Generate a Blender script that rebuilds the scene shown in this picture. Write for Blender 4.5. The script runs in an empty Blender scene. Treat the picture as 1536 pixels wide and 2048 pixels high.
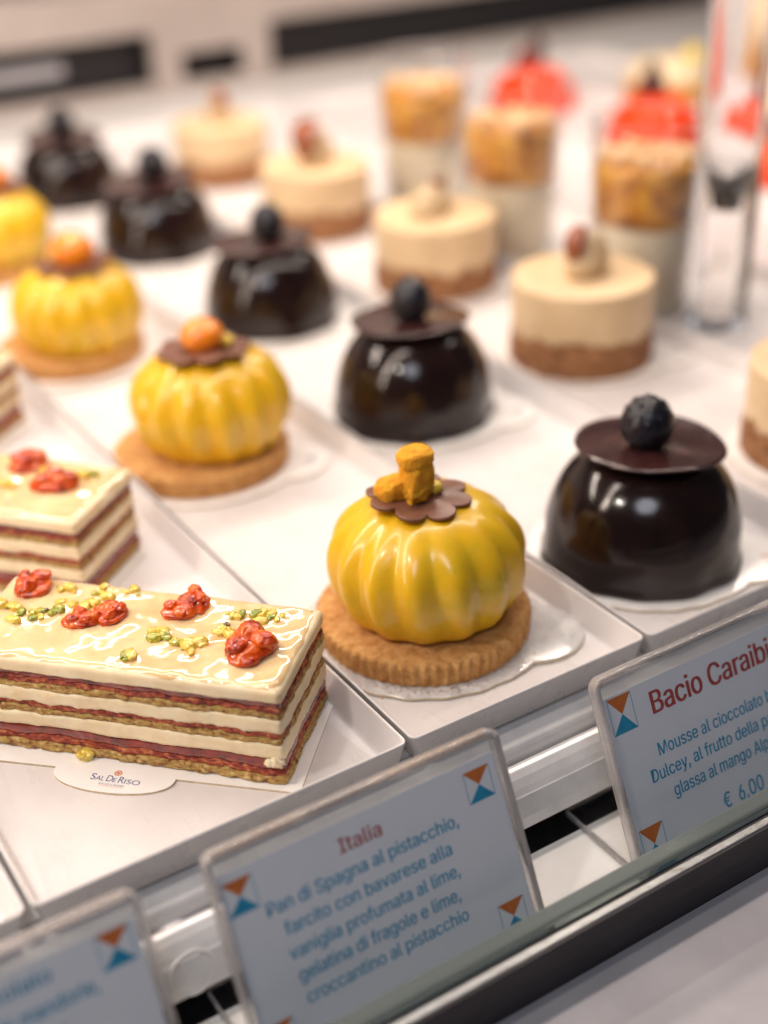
import bpy, bmesh, math, random
from mathutils import Vector, Matrix, noise
random.seed(4)
C = bpy.context.scene
U = 0.01            # every length below is written in centimetres
PI = math.pi

# ------------------------------------------------------------------ camera
cam_d = bpy.data.cameras.new('camera'); cam = bpy.data.objects.new('camera', cam_d)
C.collection.objects.link(cam); C.camera = cam
vx = Vector((4880, -1664, 2650)).normalized()
vy = Vector((-1918, -1404, 2650)); vy = (vy - vx*vy.dot(vx)).normalized()
vz = vx.cross(vy)
# rows of the rotation: camera right / up / back expressed in world axes
right = Vector((vx.x, vy.x, vz.x)); down = Vector((vx.y, vy.y, vz.y)); fwd = Vector((vx.z, vy.z, vz.z))
M = Matrix((right, -down, -fwd)).transposed().to_4x4()
M.translation = Vector((-23.791, -36.077, 29.316))*U
cam.matrix_world = M
cam_d.sensor_fit = 'AUTO'; cam_d.sensor_width = 36; cam_d.lens = 46.6
cam_d.clip_start = 0.01; cam_d.clip_end = 20
cam_d.dof.use_dof = True; cam_d.dof.focus_distance = 0.452; cam_d.dof.aperture_fstop = 3.3

# ------------------------------------------------------------------ light
w = bpy.data.worlds.new('World'); C.world = w; w.use_nodes = True
bg = w.node_tree.nodes['Background']; bg.inputs[0].default_value = (0.62, 0.58, 0.64, 1); bg.inputs[1].default_value = 0.065
def lamp(name, loc, size, power, col, target, shape='RECTANGLE', spin=0.0):
    l = bpy.data.lights.new(name, 'AREA'); l.shape = shape; l.size = size[0]*U
    if shape == 'RECTANGLE': l.size_y = size[1]*U
    l.energy = power; l.color = col
    o = bpy.data.objects.new(name, l); C.collection.objects.link(o)
    o.location = Vector(loc)*U
    d = (Vector(target)-Vector(loc)).normalized()
    o.rotation_euler = d.to_track_quat('-Z', 'Y').to_euler()
    return o
WARM = (1.0, 0.83, 0.68)
lamp('led_strip_light', (-5, 13, 60), (150, 4), 4.2, (1.0, .84, .735), (-5, 16.1, 0))
lamp('led_strip_light', (10, 52, 55), (150, 4), 10.2, (1.0, .85, .735), (10, 55, 0))
lamp('room_light', (-70, -95, 150), (70, 70), 8.0, (.86, .90, 1.0), (-5, -10, -2), 'DISK')
lamp('side_strip_light', (-62, 14, 34), (3, 60), 2.0, WARM, (0, 10, 0))
lamp('spot_light', (-34, -6, 52), (3.5, 3.5), 0.8, (1.0, .92, .82), (4, 0, 3), 'DISK')
C.view_settings.view_transform = 'Standard'; C.view_settings.look = 'None'
C.view_settings.exposure = 0.0; C.view_settings.gamma = 1.0
C.view_settings.use_curve_mapping = False
C.cycles.max_bounces = 10; C.cycles.transparent_max_bounces = 24
C.cycles.caustics_refractive = False; C.cycles.caustics_reflective = False
C.cycles.sample_clamp_indirect = 6

# ------------------------------------------------------------------ materials
class NT:
    def __init__(s, name):
        s.m = bpy.data.materials.new(name); s.m.use_nodes = True; s.t = s.m.node_tree
        s.n = s.t.nodes; s.l = s.t.links; s.b = s.n['Principled BSDF']; s.out = s.n['Material Output']
        tc = s.n.new('ShaderNodeTexCoord'); mp = s.n.new('ShaderNodeMapping'); mp.inputs['Scale'].default_value = (100, 100, 100)
        s.l.new(tc.outputs['Object'], mp.inputs[0]); s.co = mp.outputs[0]
    def noise(s, scale, detail=4, rough=.6, stretch=None):
        n = s.n.new('ShaderNodeTexNoise'); n.inputs['Scale'].default_value = scale
        n.inputs['Detail'].default_value = detail; n.inputs['Roughness'].default_value = rough
        co = s.co
        if stretch:
            mp = s.n.new('ShaderNodeMapping'); mp.inputs['Scale'].default_value = stretch; s.l.new(co, mp.inputs[0]); co = mp.outputs[0]
        s.l.new(co, n.inputs['Vector']); return n.outputs['Fac']
    def vor(s, scale):
        n = s.n.new('ShaderNodeTexVoronoi'); n.inputs['Scale'].default_value = scale
        s.l.new(s.co, n.inputs['Vector']); return n.outputs['Distance']
    def ramp(s, fac, stops):
        r = s.n.new('ShaderNodeValToRGB'); e = r.color_ramp.elements
        while len(e) < len(stops): e.new(.5)
        for el, (p, c) in zip(e, stops): el.position = p; el.color = (c[0], c[1], c[2], 1)
        s.l.new(fac, r.inputs[0]); return r.outputs[0]
    def bump(s, fac, strength, dist=0.05):
        b = s.n.new('ShaderNodeBump'); b.inputs['Strength'].default_value = strength; b.inputs['Distance'].default_value = dist*U
        s.l.new(fac, b.inputs['Height'])
        prev = s.b.inputs['Normal'].links
        if prev: s.l.new(prev[0].from_socket, b.inputs['Normal'])
        s.l.new(b.outputs[0], s.b.inputs['Normal']); return s
    def set(s, **k):
        for a, v in k.items(): s.b.inputs[a.replace('_', ' ')].default_value = v
        return s
    def col(s, c):
        if hasattr(c, 'node'): s.l.new(c, s.b.inputs['Base Color'])
        else: s.b.inputs['Base Color'].default_value = (c[0], c[1], c[2], 1)
        return s
def sss(n, w, rad, scale):
    n.b.inputs['Subsurface Weight'].default_value = w; n.b.inputs['Subsurface Radius'].default_value = rad
    n.b.inputs['Subsurface Scale'].default_value = scale*U; return n
def mix2(name, c1, c2, scale, rough, lo=.38, hi=.62, b=0, bs=None, bd=.05, coat=0, spec=.5):
    n = NT(name); f = n.noise(scale); n.col(n.ramp(f, [(lo, c1), (hi, c2)])); n.set(Roughness=rough)
    n.b.inputs['Coat Weight'].default_value = coat; n.b.inputs['Coat Roughness'].default_value = .05
    n.b.inputs['Specular IOR Level'].default_value = spec
    if b: n.bump(n.noise(bs or scale*3, 6), b, bd)
    return n
mat = {}
n = mix2('white_plastic', (.665, .63, .62), (.715, .68, .67), .35, .28, b=.12, bs=3, bd=.02)
rm = n.n.new('ShaderNodeMapRange'); n.l.new(n.noise(.9, 7, .7, (1, .35, 1)), rm.inputs[0]); rm.inputs[1].default_value = .35; rm.inputs[2].default_value = .65; rm.inputs[3].default_value = .24; rm.inputs[4].default_value = .36
n.l.new(rm.outputs[0], n.b.inputs['Roughness']); mat['tray'] = n.m
n = mix2('white_shelf', (.74, .72, .70), (.78, .76, .74), .2, .4); mat['shelf'] = n.m
n = mix2('white_enamel', (.66, .64, .635), (.74, .72, .71), .8, .18, b=.08, bs=5, bd=.02, coat=.5); mat['rail'] = n.m
n = mix2('white_base', (.80, .78, .74), (.84, .82, .79), .5, .35); mat['base'] = n.m
n = mix2('rear_panel', (.40, .345, .315), (.46, .40, .37), .1, .45); mat['rear'] = n.m
n = mix2('gap_shade_black', (.012, .011, .013), (.025, .022, .025), 2, .35); mat['black'] = n.m  # near-black colour standing for the darkness in gaps and slots
n = NT('brushed_black'); f = n.noise(2.5, 6, .7, (.12, 2, 2)); n.col(n.ramp(f, [(.3, (.022, .018, .021)), (.7, (.045, .038, .043))])).set(Roughness=.42, Metallic=.2).bump(n.noise(6, 5, .7, (.1, 3, 3)), .25, .02); mat['kick'] = n.m
n = NT('worn_steel'); f = n.noise(5, 6, .75, (.4, 1.5, 1.5)); n.col(n.ramp(f, [(.30, (.25, .20, .17)), (.42, (.60, .60, .58)), (.7, (.75, .78, .78))])).set(Roughness=.3, Metallic=.75).bump(n.noise(9, 6, .8, (.4, 2, 2)), .6, .04); mat['steel'] = n.m
n = mix2('grey_counter', (.34, .325, .35), (.39, .375, .40), .25, .5, b=.15, bs=8, bd=.01); mat['counter'] = n.m
n = mix2('paper_board', (.84, .81, .78), (.88, .86, .83), .6, .3, b=.1, bs=6, bd=.02, coat=.3); mat['board'] = n.m
n = mix2('crinkled_board', (.84, .81, .79), (.90, .88, .86), .6, .22, b=1.0, bs=1.9, bd=.6, coat=1); mat['crinkle'] = n.m
n = mix2('shaded_board_edge', (.48, .38, .25), (.60, .50, .36), 3, .8); mat['bedge'] = n.m  # card edge tone, darkened to carry the brown rim shadow
# pastry
n = mix2('cream', (.76, .60, .37), (.84, .71, .49), .8, .38, b=.35, bs=5, bd=.03); sss(n, .35, (.6, .35, .2), .3); mat['cream'] = n.m
n = NT('glaze'); f = n.noise(.45, 5); n.col(n.ramp(f, [(.3, (.74, .44, .21)), (.48, (.78, .58, .31)), (.7, (.80, .68, .40))])).set(Roughness=.12, Coat_Weight=1.0, Coat_Roughness=.015); sss(n, .3, (.7, .4, .15), .3); mat['glaze'] = n.m
n = NT('sponge'); f = n.noise(4.5, 3, .6, (1, 1, 1.6)); n.col(n.ramp(f, [(.30, (.11, .04, .008)), (.41, (.30, .135, .035)), (.49, (.46, .25, .085)), (.54, (.38, .27, .04)), (.60, (.54, .35, .14)), (.70, (.66, .46, .22))])).set(Roughness=.7).bump(n.noise(7, 8, .8), .7, .07); mat['sponge'] = n.m
n = NT('soaked_sponge'); f = n.noise(4.0, 3, .6, (1, 1, 1.6)); n.col(n.ramp(f, [(.34, (.10, .008, .005)), (.46, (.30, .032, .014)), (.56, (.44, .085, .03)), (.68, (.60, .22, .09))])).set(Roughness=.45).bump(n.noise(7, 8, .8), .8, .08); mat['soak'] = n.m
n = NT('jelly'); f = n.noise(2.2, 6); n.col(n.ramp(f, [(.35, (.10, .006, .005)), (.7, (.34, .028, .012))])).set(Roughness=.18, Coat_Weight=.8).bump(n.noise(6, 5), .35, .05); mat['jelly'] = n.m
n = NT('strawberry'); f = n.noise(1.9, 6); n.col(n.ramp(f, [(.32, (.20, .008, .002)), (.48, (.56, .055, .005)), (.66, (.78, .16, .012))])).set(Roughness=.22, Coat_Weight=.35, Coat_Roughness=.04).bump(n.noise(5, 5), .25, .05); sss(n, .15, (1, .2, .05), .3); mat['berry'] = n.m
n = mix2('pistachio_green', (.20, .25, .012), (.55, .48, .05), 2.2, .22, b=.5, bs=10, bd=.05, coat=.8); sss(n, .2, (.7, .7, .1), .1); mat['pist_g'] = n.m
n = mix2('pistachio_yellow', (.62, .42, .03), (.80, .62, .13), 2.2, .22, b=.5, bs=10, bd=.05, coat=.8); sss(n, .2, (.7, .5, .1), .1); mat['pist_y'] = n.m
n = mix2('pistachio_skin', (.02, .02, .012), (.14, .10, .03), 4, .3, coat=.5); mat['pist_d'] = n.m
n = NT('yellow_glaze'); f = n.noise(.45, 7, .68); n.col(n.ramp(f, [(.3, (.80, .43, .012)), (.5, (.76, .455, .013)), (.68, (.62, .42, .015))])).set(Roughness=.30, Coat_Weight=.30, Coat_Roughness=.10).bump(n.noise(1.1, 3), .22, .08); sss(n, .3, (.9, .5, .06), .45); mat['yellow'] = n.m
n = NT('biscuit'); f = n.noise(2.2, 9, .78); n.col(n.ramp(f, [(.32, (.26, .09, .02)), (.45, (.54, .25, .07)), (.55, (.64, .34, .11)), (.68, (.76, .47, .21))])).set(Roughness=.8).bump(n.noise(9, 8, .8), .9, .07).bump(n.vor(8), .35, .05); mat['biscuit'] = n.m
n = mix2('milk_chocolate', (.15, .058, .034), (.20, .085, .052), 1.5, .36, b=.12, bs=4, bd=.02); mat['milk'] = n.m
n = NT('orange_crumb'); f = n.noise(4, 6, .7); n.col(n.ramp(f, [(.3, (.80, .30, .006)), (.6, (.95, .45, .010)), (.8, (1.0, .58, .03))])).set(Roughness=.7).bump(n.noise(9, 7, .8), 1, .1); sss(n, .3, (1, .5, .05), .2); mat['ocrumb'] = n.m
n = mix2('orange_fruit', (.74, .19, .006), (.88, .30, .01), 1.2, .25, b=.2, bs=5, bd=.04, coat=.4); sss(n, .3, (1, .4, .05), .3); mat['ofruit'] = n.m
n = NT('dark_glaze'); n.col(n.ramp(n.noise(.8, 4), [(.35, (.008, .0038, .0036)), (.7, (.018, .0075, .006))])).set(Roughness=.16, Coat_Weight=.25, Coat_Roughness=.05, Specular_IOR_Level=.4).bump(n.noise(.9, 3), .22, .08); mat['dark'] = n.m
n = mix2('dark_disc', (.035, .012, .012), (.055, .02, .018), 1, .16, b=.06, bs=3, bd=.02, coat=.5); mat['disc'] = n.m
n = mix2('blackberry', (.004, .004, .007), (.012, .010, .018), 5, .3, b=.4, bs=8, bd=.04); mat['bberry'] = n.m
n = mix2('coffee_mousse', (.68, .49, .28), (.75, .56, .34), .8, .42, b=.15, bs=4, bd=.03); sss(n, .2, (.7, .45, .2), .3); mat['mousse'] = n.m
n = mix2('quenelle', (.54, .39, .22), (.62, .46, .28), 1.2, .35, b=.2, bs=4, bd=.04); mat['quen'] = n.m
n = NT('crumb_base'); f = n.noise(1.6, 8, .8); n.col(n.ramp(f, [(.36, (.12, .035, .012)), (.48, (.32, .13, .045)), (.64, (.52, .26, .11))])).set(Roughness=.75).bump(n.noise(5, 8, .8), 1, .15); mat['crumbbase'] = n.m
n = mix2('caramel_chocolate', (.23, .05, .012), (.33, .09, .03), 1.5, .25, coat=.4); mat['caramel'] = n.m
n = mix2('panna_cream', (.90, .79, .58), (.93, .84, .66), 1, .35); sss(n, .4, (1, .8, .5), .8); mat['panna'] = n.m
n = NT('mango_layer'); f = n.noise(.8, 5, .7); n.col(n.ramp(f, [(.36, (.30, .09, .004)), (.48, (.66, .26, .012)), (.62, (.92, .50, .06))])).set(Roughness=.35).bump(n.noise(3, 6), .7, .15); mat['mango'] = n.m
n = NT('nut_crumble'); f = n.noise(2, 7, .7); n.col(n.ramp(f, [(.3, (.80, .42, .15)), (.6, (.95, .70, .42))])).set(Roughness=.7).bump(n.noise(4, 7), 1, .15); mat['crumble'] = n.m
n = mix2('red_glaze', (.74, .045, .003), (.84, .06, .004), .8, .4, spec=.25); mat['red'] = n.m
n = mix2('lemon_yellow', (.78, .55, .05), (.86, .66, .10), 1, .4); mat['lemon'] = n.m
n = mix2('card_paper', (.82, .85, .90), (.86, .88, .92), .4, .5); mat['paper'] = n.m
n = mix2('red_ink', (.42, .055, .05), (.50, .075, .065), 3, .5); mat['ink_r'] = n.m
n = mix2('blue_ink', (.015, .29, .50), (.02, .34, .56), 3, .5); mat['ink_b'] = n.m
n = mix2('navy_ink', (.02, .04, .20), (.03, .06, .26), 3, .5); mat['ink_n'] = n.m
n = mix2('orange_ink', (.62, .15, .025), (.70, .19, .035), 3, .5); mat['ink_o'] = n.m
def clear(name, tint, ior, rough=.02, extra=0.0):
    n = NT(name); n.n.remove(n.b)
    tr = n.n.new('ShaderNodeBsdfTransparent'); tr.inputs[0].default_value = (*tint, 1)
    gl = n.n.new('ShaderNodeBsdfGlossy'); gl.inputs['Roughness'].default_value = rough
    ge = n.n.new('ShaderNodeNewGeometry'); dt = n.n.new('ShaderNodeVectorMath'); dt.operation = 'DOT_PRODUCT'
    n.l.new(ge.outputs['Incoming'], dt.inputs[0]); n.l.new(ge.outputs['Normal'], dt.inputs[1])
    def mth(op, a, b=None):
        q = n.n.new('ShaderNodeMath'); q.operation = op
        for i, v in enumerate((a, b)):
            if v is None: continue
            if hasattr(v, 'node'): n.l.new(v, q.inputs[i])
            else: q.inputs[i].default_value = v
        return q.outputs[0]
    f0 = ((ior-1)/(ior+1))**2
    sch = mth('ADD', mth('MULTIPLY', mth('POWER', mth('SUBTRACT', 1.0, mth('ABSOLUTE', dt.outputs['Value'])), 5.0), 1-f0), f0)
    bp = n.n.new('ShaderNodeBump'); bp.inputs['Strength'].default_value = .06; bp.inputs['Distance'].default_value = .0003
    n.l.new(n.noise(1.2, 2), bp.inputs['Height']); n.l.new(bp.outputs[0], gl.inputs['Normal'])
    mx = n.n.new('ShaderNodeMixShader'); n.l.new(sch, mx.inputs[0]); n.l.new(tr.outputs[0], mx.inputs[1]); n.l.new(gl.outputs[0], mx.inputs[2])
    n.l.new(mx.outputs[0], n.out.inputs[0]); return n.m
mat['clear'] = clear('clear_acrylic', (.99, .99, .99), 1.49)
mat['cup'] = clear('cup_plastic', (.985, .985, .985), 1.45, .04)
n = NT('acrylic_edge'); n.col((.93, .89, .88)).set(Roughness=.12, IOR=1.49, Transmission_Weight=.75).bump(n.noise(3, 4, .6, (.3, .3, 3)), .5, .05); mat['aedge'] = n.m
n = NT('glass_pane'); n.n.remove(n.b); g = n.n.new('ShaderNodeBsdfGlass'); g.inputs['Color'].default_value = (.93, .99, .97, 1); g.inputs['IOR'].default_value = 1.5; g.inputs['Roughness'].default_value = .12
df = n.n.new('ShaderNodeBsdfDiffuse'); df.inputs[0].default_value = (.60, .68, .65, 1); mx = n.n.new('ShaderNodeMixShader'); mx.inputs[0].default_value = .25
n.l.new(g.outputs[0], mx.inputs[1]); n.l.new(df.outputs[0], mx.inputs[2]); n.l.new(mx.outputs[0], n.out.inputs[0]); mat['pane'] = n.m
n = NT('solid_acrylic'); n.col((.95, .95, .96)).set(Roughness=.03, IOR=1.49, Transmission_Weight=1.0); mat['solid'] = n.m

# ------------------------------------------------------------------ helpers
def link(o): C.collection.objects.link(o); return o
def obj(name, verts, faces, m, parent=None, smooth=True, mids=None):
    me = bpy.data.meshes.new(name); me.from_pydata([Vector(v)*U for v in verts], [], faces)
    for k in (m if isinstance(m, (list, tuple)) else [m]): me.materials.append(mat[k])
    if mids: me.polygons.foreach_set('material_index', mids)
    if smooth: me.shade_smooth()
    me.update(); o = bpy.data.objects.new(name, me); link(o)
    if parent: o.parent = parent
    return o
def thing(name, label, cat, loc=(0, 0, 0), rz=0, group=None, rot=None):
    o = bpy.data.objects.new(name, None); link(o); o.empty_display_size = .01
    o.location = Vector(loc)*U; o.rotation_euler = rot or (0, 0, math.radians(rz))
    tag(o, label, cat, group); return o
def tag(o, label, cat, group=None, kind=None):
    if label: o['label'] = label
    if cat: o['category'] = cat
    if group: o['group'] = group
    if kind: o['kind'] = kind
    return o
def struct(o): o['kind'] = 'structure'; return o
def copy_tree(o, parent=None, **k):
    c = o.copy(); link(c); c.parent = parent
    for ch in [x for x in C.collection.objects if x.parent == o]: copy_tree(ch, c)
    return c
def place(src, loc, rz, label):
    c = copy_tree(src); c.location = Vector(loc)*U; c.rotation_euler = (0, 0, math.radians(rz)); c['label'] = label
    if src['category'] == 'cake':       # handmade: no two quite alike
        q = random.Random(int(abs(loc[0]*7+loc[1]*13))); c.scale = (1+q.uniform(-.02, .02), 1+q.uniform(-.02, .02), 1+q.uniform(-.035, .045)); c.rotation_euler.x = q.uniform(-.012, .012); c.rotation_euler.y = q.uniform(-.012, .012)
    return c
def boxes(bs):
    V, F = [], []
    for x0, x1, y0, y1, z0, z1 in bs:
        b = len(V); V += [(x, y, z) for z in (z0, z1) for y in (y0, y1) for x in (x0, x1)]
        F += [(b, b+2, b+3, b+1), (b+4, b+5, b+7, b+6), (b, b+1, b+5, b+4), (b+2, b+6, b+7, b+3), (b, b+4, b+6, b+2), (b+1, b+3, b+7, b+5)]
    return V, F
def bevel(o, wd, seg=3):
    b = o.modifiers.new('bevel', 'BEVEL'); b.width = wd*U; b.segments = seg; b.limit_method = 'ANGLE'; return o
def rings(rs, cap0=True, cap1=True):
    """rs: list of rings, each the same number of points"""
    n = len(rs[0]); V = [p for r in rs for p in r]; F = []
    for i in range(len(rs)-1):
        for k in range(n):
            a = i*n+k; b = i*n+(k+1) % n
            F.append((a, b, b+n, a+n))
    def fan(base, rev):
        c = sum((Vector(V[base+k]) for k in range(n)), Vector())/n
        V.append(tuple(c)); ci = len(V)-1
        for k in range(n):
            t = (base+k, base+(k+1) % n, ci)
            F.append(t[::-1] if rev else t)
    if cap0: fan(0, True)
    if cap1: fan((len(rs)-1)*n, False)
    return V, F
def lathe(prof, n=64, fr=None, wob=None, cx=0, cy=0):
    rs = []
    for (r, z) in prof:
        ring = []
        for k in range(n):
            a = 2*PI*k/n; rr = r*(fr(a, z, r) if fr else 1)
            x, y, zz = cx+rr*math.cos(a), cy+rr*math.sin(a), z
            if wob: x, y, zz = wob(x, y, zz)
            ring.append((x, y, zz))
        rs.append(ring)
    return rings(rs)
def rrect(x0, x1, y0, y1, r, z, seg=5):
    pts = []
    for cx, cy, a0 in ((x1-r, y0+r, -90), (x1-r, y1-r, 0), (x0+r, y1-r, 90), (x0+r, y0+r, 180)):
        for k in range(seg+1):
            a = math.radians(a0+90*k/seg); pts.append((cx+r*math.cos(a), cy+r*math.sin(a), z))
    return pts
def blob(rx, ry, rz, seed=0, amp=.15, fq=1.2, sub=3, sq=1.0):
    bm = bmesh.new(); bmesh.ops.create_icosphere(bm, subdivisions=sub, radius=1)
    V = []
    for v in bm.verts:
        p = v.co.copy()
        d = 1+amp*noise.fractal(p*fq+Vector((seed*7.1, seed*3.3, seed)), .8, 2.1, 4)
        p = Vector((math.copysign(abs(p.x)**sq, p.x), math.copysign(abs(p.y)**sq, p.y), math.copysign(abs(p.z)**sq, p.z)))
        V.append((p.x*rx*d, p.y*ry*d, p.z*rz*d))
    F = [tuple(x.index for x in f.verts) for f in bm.faces]; bm.free(); return V, F
def shift(VF, d, rz=0, rx=0):
    m = Matrix.Rotation(rz, 4, 'Z') @ Matrix.Rotation(rx, 4, 'X')
    return [tuple(m @ Vector(v)+Vector(d)) for v in VF[0]], VF[1]
def join(parts):
    V, F = [], []
    for v, f in parts:
        b = len(V); V += v; F += [tuple(i+b for i in q) for q in f]
    return V, F
def extrude_profile(pts, x0, x1, closed=True, n=1):
    """pts (y, z) profile run along X"""
    k = len(pts); V = []; F = []
    for i in range(n+1):
        x = x0+(x1-x0)*i/n; V += [(x, y, z) for y, z in pts]
    for i in range(n):
        for j in range(k if closed else k-1):
            a = i*k+j; b = i*k+(j+1) % k; F.append((a, a+k, b+k, b))
    if closed: F.append(tuple(range(k))); F.append(tuple(range(n*k, n*k+k))[::-1])
    return V, F
FONT = None
try:        # the plain sans face that ships inside Blender; the built-in face serves when it is not there
    import os
    fp = os.path.join(bpy.utils.system_resource('DATAFILES'), 'fonts', 'Inter.woff2')
    if os.path.exists(fp): FONT = bpy.data.fonts.load(fp)
except Exception: FONT = None
def glyphs(body, face):
    cu = bpy.data.curves.new('text', 'FONT'); cu.body = body; cu.size = 1
    if face: cu.font = face
    o = bpy.data.objects.new('text', cu); link(o)
    bpy.context.view_layer.update()
    me = bpy.data.meshes.new_from_object(o.evaluated_get(bpy.context.evaluated_depsgraph_get()))
    bpy.data.objects.remove(o)
    V = [tuple(v.co) for v in me.vertices]; F = [tuple(p.vertices) for p in me.polygons]
    bpy.data.meshes.remove(me); return V, F
CAPS = {}
def text_mesh(body, font_cap, width=None, bold=0.0, face=True):
    """flat lettering scaled to a cap height and a line width; heavier strokes by stacked, slightly shifted copies"""
    face = FONT if face else None
    key = face.name if face else ''
    if key not in CAPS: CAPS[key] = max(v[1] for v in glyphs('H', face)[0])
    V0, F0 = glyphs(body, face)
    x0, x1 = min(v[0] for v in V0), max(v[0] for v in V0)
    sc = font_cap/CAPS[key]; sx = width/(x1-x0) if width else sc
    V, F = [], []
    for i, dx in enumerate((0, -bold, bold) if bold else (0,)):
        b = len(V); V += [((v[0]-x0+dx)*sx, v[1]*sc, .0015*i) for v in V0]; F += [tuple(k+b for k in f) for f in F0]
    return V, F

# ------------------------------------------------------------------ setting
V, F = boxes([(-90, 190, -5.8, 99.9, -1.2, -.2)]); struct(obj('shelf', V, F, 'shelf', smooth=False))
V, F = boxes([(-90, 190, -110, -14.02, -6, -4.05)]); struct(obj('counter', V, F, 'counter', smooth=False))

# ------------------------------------------------------------------ display case
case = thing('display_case', 'white enamelled pastry display case with rounded front rails and slotted back panel', 'display case', (0, -7, -4))
def cobj(name, VF, m, smooth=False, parent=None):
    V = [(x, y+7, z+4) for x, y, z in VF[0]]
    return obj(name, V, VF[1], m, parent or case, smooth)
r1 = [(-5.85, -.32), (-6.9, -.34), (-7.15, -.38), (-7.3, -.48), (-7.38, -.65), (-7.40, -.9), (-7.42, -1.5), (-7.45, -2.6), (-5.85, -2.6)]
rail = cobj('front_rail', extrude_profile(r1, -90, 190), 'rail'); bevel(rail, .06)
r2 = [(-7.55, -1.05), (-7.72, -.98), (-7.9, -1.02), (-8.10, -1.22), (-8.28, -1.5), (-8.40, -1.72), (-8.44, -1.76), (-8.55, -2.1), (-8.66, -2.5), (-8.72, -2.95), (-8.55, -3.1), (-7.55, -3.1)]
rail2 = cobj('front_rail', extrude_profile(r2, -90, 190), 'rail'); bevel(rail2, .03)
# round end cap of the lamp fitting and the ring pressed in the rail face
k = lathe([(0.01, .62), (.25, .60), (.42, .50), (.5, .34), (.52, .1), (.52, 0)][::-1], 32)
cobj('end_cap', shift(k, (-14.4, -7.45, -1.62)), 'rail', True, None)
def ring_on(cx, cy, cz, R, r, tilt, sy=1.0):
    rs = []
    m = Matrix.Rotation(tilt, 4, 'X')
    V = []; F = []; n = 48; q = 8
    for i in range(n):
        a = 2*PI*i/n
        for j in range(q):
            b = 2*PI*j/q; p = m @ Vector(((R+r*math.cos(b))*math.cos(a), (R+r*math.cos(b))*math.sin(a)*sy, r*.6*math.sin(b)))
            V.append((p.x+cx, p.y+cy, p.z+cz))
    for i in range(n):
        for j in range(q):
            F.append((i*q+j, ((i+1) % n)*q+j, ((i+1) % n)*q+(j+1) % q, i*q+(j+1) % q))
    return V, F
cobj('pressed_ring', ring_on(-14.3, -8.565, -2.24, .72, .06, math.radians(77)), 'rail', True)
cobj('base_ledge', boxes([(-90, 190, -12.55, -8.95, -4.6, -4.0)]), 'base')
cobj('gap_shade_plate', boxes([(-90, 190, -8.93, -4.0, -6.6, -6.0)]), 'black')  # black plate painting the shade in the gap below the rails
gp = cobj('front_glass', boxes([(-90, 190, -13.28, -12.60, -9, -2.0)]), 'pane'); bevel(gp, .16, 3)
tr = cobj('metal_trim', boxes([(-90, 190, -13.90, -13.60, -3.2, -2.10)]), 'steel'); bevel(tr, .06, 3)
cobj('trim_channel', boxes([(-90, 190, -13.59, -13.30, -3.2, -2.35)]), 'black')
kp = cobj('kick_panel', boxes([(-90, 190, -14.0, -13.40, -4.3, -3.21), (-90, 190, -14.0, -13.92, -3.2, -2.14)]), 'kick')
# back panel with its slots
Y0, Y1 = 100, 101.2
wl = [ #
(-90, 190, Y0, Y1, -1, .4), (-90, 190, Y0, Y1, 6.4, 10.4), (-90, 33.4, Y0, Y1, .42, 1.1), (-90, -12, Y0, Y1, 1.12, 6.38), (33.42, 36.6, Y0, Y1, .42, 6.38), (44.1, 47.4, Y0, Y1, .42, 6.38), (36.62, 44.08, Y0, Y1, 4.0, 6.38), (47.42, 190, Y0, Y1, 6.1, 6.38), (47.42, 190, Y0, Y1, .42, .8), (36.62, 44.08, Y0, Y1, .42, .9)]
cobj('back_panel', boxes(wl), 'rear')
cobj('slot_shade_backing', boxes([(-90, 190, 103, 103.6, -1, 10)]), 'black')  # black sheet behind the openings, stands for their shaded depth
cobj('slot_reflection_bar', boxes([(8, 24, 101.6, 102.2, 3.0, 4.3)]), 'counter')  # pale bar added as the light reflection inside the slot
cobj('upper_ledge', boxes([(-90, 190, 100.0, 108, 10.42, 10.8)]), 'rear')
cobj('upper_wall', boxes([(-90, 190, 109, 110, 10.9, 60)]), 'rear')

# ------------------------------------------------------------------ trays
def tray(x0, x1, y0, y1, label):
    h = 1.1; t = .09; fl = .38
    o = []
    def R(dx, z, r): return rrect(x0+dx, x1-dx, y0+min(dx, .16) if dx > .2 else y0+dx, y1-dx, r, z)
    rs = [rrect(x0+fl, x1-fl, y0+.22, y1-fl, .2, -.14), rrect(x0+fl-.06, x1-fl+.06, y0+.16, y1-fl+.06, .25, -.08),
          rrect(x0+.02, x1-.02, y0+.01, y1-.02, .28, h-.06), rrect(x0, x1, y0, y1, .3, h), rrect(x0+.03, x1-.03, y0+.03, y1-.03, .28, h+.035),
          rrect(x0+t, x1-t, y0+t-.01, y1-t, .24, h+.02), rrect(x0+t+.02, x1-t-.02, y0+t+.01, y1-t-.02, .22, h-.03),
          rrect(x0+fl+.02, x1-fl-.02, y0+.26, y1-fl-.02, .2, .14), rrect(x0+fl+.07, x1-fl-.07, y0+.31, y1-fl-.07, .18, .04), rrect(x0+fl+.2, x1-fl-.2, y0+.44, y1-fl-.2, .15, 0)]
    V, F = rings(rs)
    cx, cy = (x0+x1)/2, (y0+y1)/2
    ob = obj('display_tray', [(x-cx, y-cy, z) for x, y, z in V], F, 'tray'); ob.location = (cx*U, cy*U, 0)
    tag(ob, label, 'tray', 'white trays side by side on the shelf'); return ob
tray(-31.4, -18.32, -6.75, 84, 'white tray at far left, only its right wall and corner in view')
tray(-18.12, -5.12, -6.7, 84, 'white tray under the layered strawberry slices')
tray(-4.96, 5.42, -6.68, 84, 'white tray under the row of yellow ribbed domes')
tray(5.60, 16.62, -6.72, 84, 'white tray under the row of dark chocolate domes')
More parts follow.
